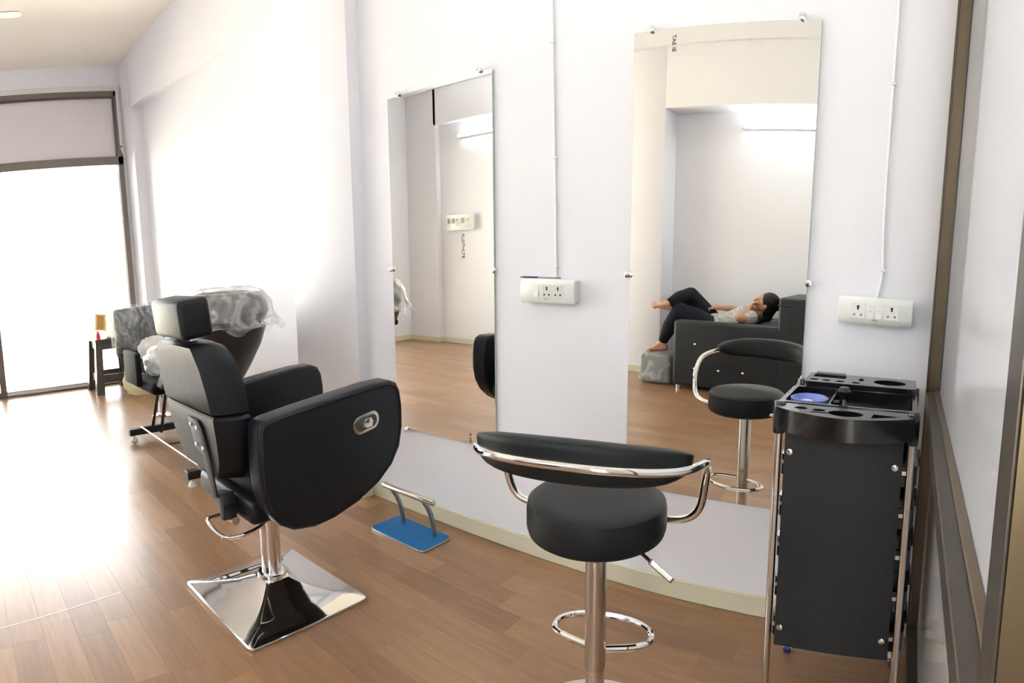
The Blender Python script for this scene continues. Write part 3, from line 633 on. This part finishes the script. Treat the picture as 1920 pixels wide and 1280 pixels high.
for k in range(5):
    z_ = .255 + k * .108
    d_ = MB(); d_.plate(rrect(X0 + .01, X1 + .016, Y0 + .03, .145, .02, 4), [rrect(X0 + .018, X1 + .008, Y0 + .038, .137, .016, 4)], z_ + .052, z_, z_ + .005); do = d_.build('drawer', BLKPL, tr, angle=30)
    lp = MB(); lp.prism([(-.05, z_ + .052), (.03, z_ + .052), (.02, z_ + .028), (-.04, z_ + .028)], .016, lambda a, z, t: (X1 + .012 + t * .7, a - .03, z), bevel=.003); lp.build('drawer_lip', BLKPL, do)
    for s_ in (-1, 1): MB().box(X0 + .015, X1 - .005, (Y0 + .027) if s_ < 0 else .145, (Y0 + .032) if s_ < 0 else .150, z_ + .030, z_ + .040).build('runner', STEEL, do, smooth=False)
# things lying on the tray
cb = thing('comb', 'black plastic comb on the rear strip of the trolley', 'comb', (-.137 - .083, 1.60 + .150, ZT - .0345))
MB().box(-.044, .044, -.004, .004, .0, .010, .001, 1).build('spine', MATTEB, cb)
for k in range(22):
    tb = MB(); x_ = -.043 + k * .004; tb.rings([[(x_, -.0015, .006), (x_ + .0022, -.0015, .006), (x_ + .0022, .0015, .009), (x_, .0015, .009)], [(x_, .041, .057), (x_ + .0022, .041, .057), (x_ + .0022, .044, .060), (x_, .044, .060)]]); tb.build('tooth', MATTEB, cb, smooth=False)
tp = thing('tape_roll', 'roll of pale blue tape lying in the trolley tray', 'tape', (-.137 - .103, 1.60 - .070, ZT - .0195))
b = MB(); b.rings([[(.048 * math.cos(a) * s1, .048 * math.sin(a) * s1, z_) for a in [2 * PI * k / 36 for k in range(36)]] for (s1, z_) in ((.55, .003), (.9, .001), (1.0, .012), (1.02, .022), (.95, .0235), (.62, .008))], closed=True); b.build('tape', TAPEB, tp, angle=50)
MB().lathe([(.005, .001), (.018, .001), (.018, .012), (.015, .015), (.005, .015)], 20, (-.006, -.006, 0)).build('core', WHPL, tp)
bs = thing('nozzle_tool', 'small smoked plastic tool standing in the trolley tray beside the blue tape', 'tool', (-.137 - .018, 1.60 - .030, ZT - .0415))
MB().lathe([(.004, 0), (.016, 0), (.018, .012), (.010, .024), (.008, .040), (.014, .050), (.017, .060), (.012, .070), (.004, .072)], 20).build('nozzle', BLKPL, bs)
MB().tube([(-.012, -.004, .030), (-.030, -.012, .030), (-.044, -.030, .022)], [.006, .007, .004], 8).build('handle', BLKPL, bs)

# ================================================================== shampoo unit
sh = thing('shampoo_unit', 'black shampoo chair with bubble-wrapped basin on a steel floor frame behind the salon chair', 'shampoo unit', (-3.60, 1.50, 0))
for (x_, y0_, y1_) in ((-.60, -.31, .30), (.495, -.31, .30)):
    MB().box(x_ - .025, x_ + .025, y0_, y1_, .045, .092, .003, 1).build('floor_bar', BLKMET, sh, smooth=False)
    for y_ in (y0_ + .035, y1_ - .035): MB().lathe([(.008, .046), (.008, .03), (.014, .026), (.024, .012), (.026, 0), (.004, 0)], 18, (x_, y_, 0)).build('levelling_foot', WHPL2, sh)
MB().cyl((-.59, -.215, .098), (.49, -.215, .098), .0065, n=12).build('tie_rod', STEEL, sh)
for x_ in (-.56, -.05, .46): MB().cyl((x_, -.215, .098), (x_ + .02, .26, .098), .0045, n=8).build('cross_rod', BLKMET, sh)
for (x0_, x1_) in ((-.58, -.44), (-.40, -.30)):
    for y_ in (-.13, .14): MB().cyl((x0_, y_, .09), (x1_ + .03, y_ * .9, .40), .013, n=4).build('leg', BLKMET, sh, smooth=False)
MB().box(-.72, -.22, -.23, .23, .385, .475, .042, 4).build('seat', MATTEB, sh)
for s_ in (-1, 1):
    MB().box(-.70, -.40, s_ * .255 - .022, s_ * .255 + .022, .43, .665, .014, 3).build('armrest', MATTEB, sh)
b = MB(); b.prism([(-.26, .44), (-.14, .44), (.42, .86), (.36, .93), (-.02, .66)], .40, lambda a, z, t: (a, t - .20, z), bevel=.02, seg=3); b.build('backrest', LEATH, sh)
# basin pedestal: tapering black shell
def osec(cx, cy, rx, ry, z, n=20): return [(cx + rx * math.cos(2 * PI * k / n), cy + ry * math.sin(2 * PI * k / n), z) for k in range(n)]
BX, BY = .655, -.065
b = MB(); b.rings([osec(BX - .17, BY, .05, .07, .42), osec(BX - .13, BY, .085, .10, .54), osec(BX - .06, BY, .14, .145, .68), osec(BX - .01, BY, .18, .18, .80), osec(BX + .01, BY, .20, .20, .89), osec(BX, BY, .17, .17, .90)]); b.build('basin_pedestal', BLKMET, sh)
MB().cyl((BX - .17, BY, .07), (BX - .17, BY, .50), .03, n=16).build('stand_column', BLKMET, sh); MB().box(-.05, .56, BY - .04, BY + .04, .05, .09).build('stand_beam', BLKMET, sh, smooth=False)
b = MB(); b.rings([osec(BX, BY, .15, .15, .885, 28), osec(BX, BY, .20, .20, .92, 28), osec(BX, BY, .225, .225, .97, 28), osec(BX, BY, .215, .215, 1.03, 28), osec(BX, BY, .18, .18, 1.072, 28), osec(BX, BY, .15, .15, 1.078, 28), osec(BX, BY, .13, .13, 1.0, 28), osec(BX, BY, .08, .08, .95, 28), osec(BX, BY, .02, .02, .945, 28)]); bas = b.build('basin', BLKPL, sh)
b = MB(); L = []
for (rx, z_, am) in ((.285, .885, .026), (.268, .925, .016), (.255, .965, .010), (.240, 1.025, .006), (.202, 1.078, .005), (.14, 1.100, .006), (.06, 1.104, .004), (.01, 1.102, 0)):
    L.append([(BX + (rx + am * math.sin(7 * t + z_ * 30) + am * .6 * math.sin(17 * t)) * math.cos(t), BY + (rx + am * math.sin(7 * t + z_ * 30)) * math.sin(t), z_ + am * .9 * math.sin(9 * t + 1)) for t in [2 * PI * k / 60 for k in range(60)]])
b.rings(L, close_ends=False); b.build('bubble_wrap', BUBBLE, bas, angle=60)
MB().ball((BX + .13, BY - .12, .82), .018, 12).build('hose_clip', BLKPL, sh); MB().cyl((BX - .12, BY - .085, .81), (BX - .125, BY - .105, .81), .008, n=10).build('bolt', CHROME, sh)
# crumpled clear sheet lying on the seat
def crumple(name, c, r, sc_, m, parent=None, amp=.22, seed=1):
    rnd = random.Random(seed); t = bmesh.new(); bmesh.ops.create_icosphere(t, subdivisions=4, radius=1)
    ph = [rnd.uniform(0, 6) for _ in range(9)]
    for v in t.verts:
        p = v.co.normalized(); k = 1 + amp * (math.sin(5 * p.x + ph[0]) * math.sin(4 * p.y + ph[1]) + .6 * math.sin(9 * p.z + 7 * p.x + ph[2]) + .5 * math.sin(13 * p.y + 6 * p.z + ph[3]) * math.cos(11 * p.x + ph[4])) * .5
        v.co = Vector((p.x * k * sc_[0], p.y * k * sc_[1], max(p.z * k * sc_[2], -sc_[2] * .72))) * r
    zmin = min(v.co.z for v in t.verts)
    for v in t.verts: v.co.z -= zmin
    b_ = MB(); b_._merge(t); o_ = b_.build(name, m, parent, angle=60, loc=c); return o_
o = crumple('plastic_sheet', (-4.12, 1.50, .476), .20, (.95, .85, .62), CLEARP, seed=3); tag(o, 'crumpled clear plastic sheet on the black shampoo seat', 'plastic sheet')
o = crumple('carrier_bag', (-4.78, 1.36, .74), .125, (1.0, 1.0, .8), WHBAG, seed=8); wb = o
# bubble-wrapped chair standing behind the shampoo seat
wc = thing('wrapped_chair', 'dark chair back wrapped in bubble wrap beyond the shampoo seat', 'chair', (-5.02, 1.60, 0), math.radians(20))
MB().box(-.05, .05, -.25, .25, .52, .93, .03, 3).build('backrest', LEATH, wc)
b = MB(); b.box(-.075, .075, -.275, .275, .55, .952, .04, 3); b.build('bubble_wrap', BUBBLE, wc)
MB().box(.03, .42, -.22, .22, .40, .50, .03, 3).build('seat', LEATH, wc)
MB().cyl((.22, 0, .02), (.22, 0, .42), .03, n=16).build('pump_column', CHROME, wc); MB().lathe([(.01, 0), (.09, 0), (.09, .01), (.05, .03), (.01, .03)], 28, (.22, 0, 0)).build('base_disc', CHROME, wc)
tag(wb, 'white carrier bag resting on the wrapped chair seat', 'bag', 'carrier bags'); wb.location = (-4.75, 1.62, .515)

# ================================================================== brown plastic stool by the door with shopping
ps = thing('plastic_stool', 'dark brown moulded plastic stool standing by the glass door', 'stool', (-6.28, 1.64, 0))
for (sx, sy) in ((-1, -1), (1, -1), (-1, 1), (1, 1)):
    b = MB(); b.rings([[(sx * (.175 + .008) + dx * .042 * 1.0, sy * (.175 + .008) + dy * .042, 0) for dx, dy in ((-1, -1), (1, -1), (1, 1), (-1, 1))], [(sx * .150 + dx * .034, sy * .150 + dy * .034, .55) for dx, dy in ((-1, -1), (1, -1), (1, 1), (-1, 1))]]); b.build('leg', BROWNP, ps, smooth=False)
for s_ in (-1, 1):
    MB().box(-.15, .15, s_ * .170 - .008, s_ * .170 + .008, .115, .20, .004, 1).build('apron_panel', BROWNP, ps); MB().box(s_ * .170 - .008, s_ * .170 + .008, -.15, .15, .115, .20, .004, 1).build('apron_panel', BROWNP, ps)
    MB().box(-.15, .15, s_ * .155 - .007, s_ * .155 + .007, .46, .55, .004, 1).build('upper_panel', BROWNP, ps); MB().box(s_ * .155 - .007, s_ * .155 + .007, -.15, .15, .46, .55, .004, 1).build('upper_panel', BROWNP, ps)
MB().box(-.19, .19, -.19, .19, .545, .572, .010, 2).build('seat', BROWNP, ps)
o = crumple('carrier_bag', (-6.24, 1.72, .573), .125, (.8, 1.0, 1.0), WHBAG, seed=21); tag(o, 'white carrier bag standing on the brown plastic stool', 'bag', 'carrier bags')
o = crumple('carrier_bag', (-5.86, 1.83, .0), .165, (.95, 1.0, 1.1), CRBAG, seed=5); tag(o, 'cream carrier bag standing on the floor beside the brown stool', 'bag', 'carrier bags')
bx = thing('biscuit_packet', 'yellow biscuit packet poking up from the bag on the brown stool', 'packet', (-6.16, 1.535, .660), math.radians(-35))
MB().box(-.02, .02, -.055, .055, 0, .17, .003, 1, rot=Euler((math.radians(-6), 0, 0))).build('carton', YELLOW, bx)
MB().box(.020, .0215, -.030, .045, .012, .158, rot=Euler((math.radians(-6), 0, 0))).build('printed_picture', BISC, bx, smooth=False)
bo_ = thing('bottle', 'small bottle with a red cap on the brown plastic stool', 'bottle', (-6.14, 1.500, .573))
MB().lathe([(.004, 0), (.022, .002), (.024, .03), (.020, .06), (.004, .062)], 16).build('body', RED, bo_); MB().lathe([(.004, .060), (.015, .060), (.015, .085), (.004, .088)], 14).build('cap', GREYINK, bo_)

# ================================================================== seen only in the mirrors: switchboard, armchair, pouffe, person
sb = thing('switchboard', 'white switchboard on the far recess wall, reflected in the mirror by the pillar', 'switchboard', (-5.66, -2.50, 1.67))
MB().box(-.25, .25, 0, .05, -.10, .10, .008, 2).build('back_box', WHPL2, sb); MB().box(-.255, .255, .045, .058, -.105, .105, .006, 2).build('face_plate', WHPL, sb)
for k, x_ in enumerate((-.20, -.155, -.11, .02, .065)): MB().box(x_ - .017, x_ + .017, .056, .066, -.01, .055, .003, 1).build('switch', WHPL2 if k % 2 else GREYINK, sb)
for x_ in (-.05, .15): MB().box(x_ - .03, x_ + .03, .056, .061, -.05, .06, .004, 1).build('socket_insert', WHPL2, sb); MB().cyl((x_, .0605, .03), (x_, .0625, .03), .008, n=12).build('earth_hole', DARKH, sb)

ac = thing('armchair', 'black leatherette armchair with crystal studs, reflected in the mirror', 'armchair', (-1.62, -1.80, 0))
def ab(name, x0, x1, y0, y1, z0, z1, bev=.03, m=SOFAM): return MB().box(x0, x1, y0, y1, z0, z1, bev, 4).build(name, m, ac)
na = ab('armrest', -.50, .52, .27, .42, .035, .645, .035); ab('armrest', -.50, .52, -.42, -.28, .035, .645, .035)
ab('seat_base', -.46, .50, -.29, .28, .035, .30, .02); ab('seat_cushion', -.50, .38, -.275, .265, .29, .44, .045)
ab('backrest', .48, .75, -.42, .42, .035, .905, .03); ab('back_cushion', .27, .52, -.27, .26, .42, .655, .05)
ab('backrest_cap', .475, .755, -.42, .425, .83, .845, .006)
for (x_, z_) in ((-.28, .434), (-.03, .434), (.20, .434), (-.28, .207), (-.045, .207), (.185, .207)): MB().ball((x_, .4195, z_), .011, 12, (1, .5, 1)).build('crystal_stud', CRYST, na)
for (x_, y_) in ((-.45, -.37), (-.45, .37), (.62, -.37), (.62, .37)): MB().cyl((x_, y_, 0), (x_, y_, .04), .022, .026, n=14).build('foot', CHROME, ac)
MB().box(.474, .482, .20, .23, .862, .885, .002, 1).build('metal_tag', ZIP, ac)

po = thing('pouffe', 'grey pouffe wrapped in clear plastic under a bare foot, reflected in the mirror', 'pouffe', (-2.345, -1.66, 0))
MB().box(-.155, .155, -.17, .17, .01, .285, .03, 3).build('cushion', mat('grey_pouffe_fabric', (0.10, 0.10, 0.10), 0.8), po)
b = MB(); b.box(-.172, .172, -.188, .188, .0, .297, .035, 3); b.build('plastic_wrap', BUBBLE, po)

# ------------------------------------------------------------------ the reclining person
per = thing('person', 'person in speckled top and black leggings reclining in the black armchair', 'person', (-1.85, -1.79, .44))
O = Vector((-1.85, -1.79, .44))
def cap(b, pts, rs, n=14):
    """chain of tapered capsules through world points"""
    P = [Vector(p) - O for p in pts]
    for i in range(len(P) - 1):
        b.cyl(P[i], P[i + 1], rs[i], rs[i + 1], n=n)
    for p, r in zip(P, rs): b.ball(p, r, n)
def voxel(o_, size, smooth=4):
    m_ = o_.modifiers.new('remesh', 'REMESH'); m_.mode = 'VOXEL'; m_.voxel_size = size; m_.use_smooth_shade = True
    s2 = o_.modifiers.new('smooth', 'SMOOTH'); s2.factor = .5; s2.iterations = smooth
HIP = Vector((-1.86, -1.79, .555)); CHEST = Vector((-1.56, -1.79, .665)); NECK = Vector((-1.415, -1.78, .735)); HEAD = Vector((-1.345, -1.77, .808))
RS, RE, RH = (-1.45, -1.625, .690), (-1.530, -1.50, .695), (-1.480, -1.640, .745)
LS, LE, LH = (-1.46, -1.965, .69), (-1.665, -2.005, .715), (-1.815, -1.86, .745)
RHIP, RK, RA = (-1.88, -1.70, .57), (-2.165, -1.655, .695), (-2.325, -1.615, .385)
LHIP, LK, LA = (-1.88, -1.88, .57), (-2.125, -1.83, .845), (-2.265, -1.60, .775)
body = MB()
cap(body, [HIP, (-1.72, -1.79, .60), CHEST], [.105, .095, .11]); body.ball(CHEST - O, .12, 16, (.9, 1.25, .8)); body.ball(HIP - O, .12, 16, (1, 1.3, .9))
cap(body, [CHEST + Vector((.08, 0, .03)), NECK, HEAD - Vector((.01, 0, .02))], [.07, .050, .048])
cap(body, [CHEST + Vector((.07, .10, .01)), RS, (-1.49, -1.55, .682), RE, (-1.505, -1.57, .722), RH], [.062, .058, .047, .040, .037, .026])
cap(body, [CHEST + Vector((.06, -.10, .01)), LS, (-1.565, -1.99, .70), LE, (-1.74, -1.94, .735), LH], [.062, .056, .045, .038, .035, .026])
cap(body, [RHIP, (-2.02, -1.68, .645), RK, (-2.255, -1.635, .55), RA], [.088, .080, .060, .058, .036])
cap(body, [LHIP, (-2.02, -1.86, .71), LK, (-2.20, -1.72, .818), LA], [.088, .080, .060, .056, .036])
# feet: heel, arch, ball, five toes
def foot(ankle, toe_dir, up, r=1.0):
    A = Vector(ankle); t_ = Vector(toe_dir).normalized(); u_ = Vector(up).normalized(); s_ = t_.cross(u_).normalized()
    heel = A - u_ * .045 - t_ * .030; ball = A - u_ * .058 + t_ * .125
    cap(body, [A, heel], [.036, .032]); cap(body, [heel, A - u_ * .045 + t_ * .06, ball], [.032, .033, .022]); cap(body, [ball - s_ * .024, ball + s_ * .026], [.020, .018])
    cap(body, [A, A - u_ * .03 + t_ * .06, ball], [.034, .032, .020])
    for k in range(5):
        q = ball + s_ * (-.032 + .0165 * k); ln = (.045, .042, .038, .033, .027)[k]
        cap(body, [q, q + t_ * ln * .6 + u_ * .004, q + t_ * ln - u_ * .002], [.013 - .001 * k, .011 - .0008 * k, .0095 - .0008 * k], 8)
foot(RA, (-1, .12, -.10), (-.12, 0, 1)); foot(LA, (-1, .14, .16), (.25, .55, .8))
# hands
def hand(wrist, d, palm_n, curl, thumb):
    W = Vector(wrist); d = Vector(d).normalized(); n_ = Vector(palm_n).normalized(); s_ = d.cross(n_).normalized(); n_ = s_.cross(d)
    cap(body, [W, W + d * .045], [.026, .028]); cap(body, [W + d * .035 - s_ * .024, W + d * .075 - s_ * .028], [.017, .015]); cap(body, [W + d * .035 + s_ * .024, W + d * .075 + s_ * .028], [.017, .015]); cap(body, [W + d * .03, W + d * .08], [.018, .016])
    for k in range(4):
        q = W + d * (.082 - abs(k - 1.3) * .004) + s_ * (-.030 + .020 * k); p = [q]; ang = 0
        for ln in ((.036, .024, .018), (.041, .027, .019), (.038, .025, .018), (.030, .019, .016))[k]:
            ang += curl; q = q + (d * math.cos(ang) + n_ * math.sin(ang)) * ln; p.append(q)
        cap(body, p, [.0095, .0088, .008, .007], 8)
    q = W + d * .025 + s_ * thumb * .028
    cap(body, [q, q + (d * .6 + s_ * thumb * .8 + n_ * .3).normalized() * .036, q + (d * .9 + s_ * thumb * .75 + n_ * .7).normalized() * .066], [.014, .0105, .0085], 8)
hand(RH, (.22, -.35, .62), (.75, -.5, .1), .6, -1)
hand(LH, (-.90, .30, .05), (.1, -.1, -1), .55, 1)
# head: face turned up and to the left of the picture
fd = Vector((-.80, .18, .50)).normalized(); up = Vector((.52, -.02, .85)); up = (up - fd * up.dot(fd)).normalized(); rt = fd.cross(up)
def hp(f, r, u): return HEAD + fd * f + rt * r + up * u - O
hm = Matrix((rt, fd, up)).transposed()
def hball(c, r, s_):
    t = bmesh.new(); bmesh.ops.create_uvsphere(t, u_segments=18, v_segments=12, radius=r)
    for v in t.verts: v.co = hm @ Vector((v.co.x * s_[0], v.co.y * s_[1], v.co.z * s_[2])) + hp(*c)
    return t
body._merge(hball((-.005, 0, .015), .098, (.80, 1.0, 1.0))); body._merge(hball((.040, 0, -.035), .065, (.85, .80, 1.05)))
body._merge(hball((.068, 0, -.078), .026, (1.0, .9, .8))); body._merge(hball((.078, 0, .022), .030, (1.6, .5, .5)))
for (f_, u_, r_) in ((.098, .004, .010), (.106, -.012, .012), (.110, -.026, .0145), (.100, -.030, .012)): body._merge(hball((f_, 0, u_), r_, (1, 1, 1)))
for s_ in (-1, 1):
    body._merge(hball((.104, s_ * .012, -.030), .008, (1, 1, 1))); body._merge(hball((.074, s_ * .040, -.020), .020, (1, .8, 1)))
    body._merge(hball((-.005, s_ * .080, -.010), .024, (.35, .7, 1.2)))
body._merge(hball((.092, 0, -.052), .016, (1.4, .55, .38))); body._merge(hball((.090, 0, -.062), .016, (1.3, .55, .42)))
bd = body.build('body', SKIN, per, fixn=False); voxel(bd, .0048, 3)
for s_ in (-1, 1):
    e_ = MB(); e_._merge(hball((.083, s_ * .030, .004), .013, (1.1, .6, .35))); e_.build('eyelid', HAIR, per)
    e_ = MB(); e_._merge(hball((.084, s_ * .031, .024), .016, (1.3, .45, .22))); e_.build('eyebrow', HAIR, per)
e_ = MB(); e_._merge(hball((.0975, 0, -.0565), .0145, (1.5, .55, .32))); e_.build('lips', LIPS, per)
h_ = MB()
h_._merge(hball((-.022, 0, .034), .104, (.86, 1.0, .96))); h_._merge(hball((-.055, 0, -.02), .085, (.92, .75, 1.0))); h_._merge(hball((-.10, 0, .045), .040, (1, 1, 1)))
cap(h_, [HEAD - fd * .07 - up * .03, HEAD - fd * .085 - up * .09 + rt * .02, (-1.36, -1.70, .665)], [.05, .035, .02]); hb_ = h_.build('hair', HAIR, per, fixn=False); voxel(hb_, .006, 3)
# clothing, each one closed garment
lg = MB()
lg.ball(HIP - O, .128, 16, (1.0, 1.32, .92))
cap(lg, [RHIP, (-2.02, -1.68, .645), RK, (-2.255, -1.635, .55), (-2.312, -1.619, .42)], [.110, .105, .086, .074, .050]); cap(lg, [LHIP, (-2.02, -1.86, .71), LK, (-2.20, -1.72, .818), (-2.250, -1.622, .783)], [.110, .105, .085, .074, .050])
voxel(lg.build('leggings', LEGG, per, fixn=False), .008, 5)
tp_ = MB()
cap(tp_, [(-1.84, -1.79, .575), (-1.72, -1.79, .60), CHEST], [.122, .108, .122]); tp_.ball(CHEST - O, .132, 16, (.92, 1.28, .82)); tp_.ball(Vector((-1.80, -1.79, .575)) - O, .13, 16, (1.0, 1.28, .92))
cap(tp_, [CHEST + Vector((.07, .10, .01)), RS, (-1.475, -1.58, .684)], [.075, .071, .062]); cap(tp_, [CHEST + Vector((.06, -.10, .01)), LS, (-1.53, -1.985, .697)], [.075, .069, .060])
tp_.ball(Vector((-1.545, -1.735, .745)) - O, .062, 14, (1.1, 1, .75)); tp_.ball(Vector((-1.545, -1.845, .745)) - O, .062, 14, (1.1, 1, .75))
voxel(tp_.build('speckled_top', SHIRT, per, fixn=False), .009, 6)
ph = thing('phone', 'small white phone held on the belly of the reclining person', 'phone', (-1.90, -1.815, .735), math.radians(20))
MB().box(-.035, .035, -.018, .018, -.004, .004, .002, 1).build('case', PHONE, ph)
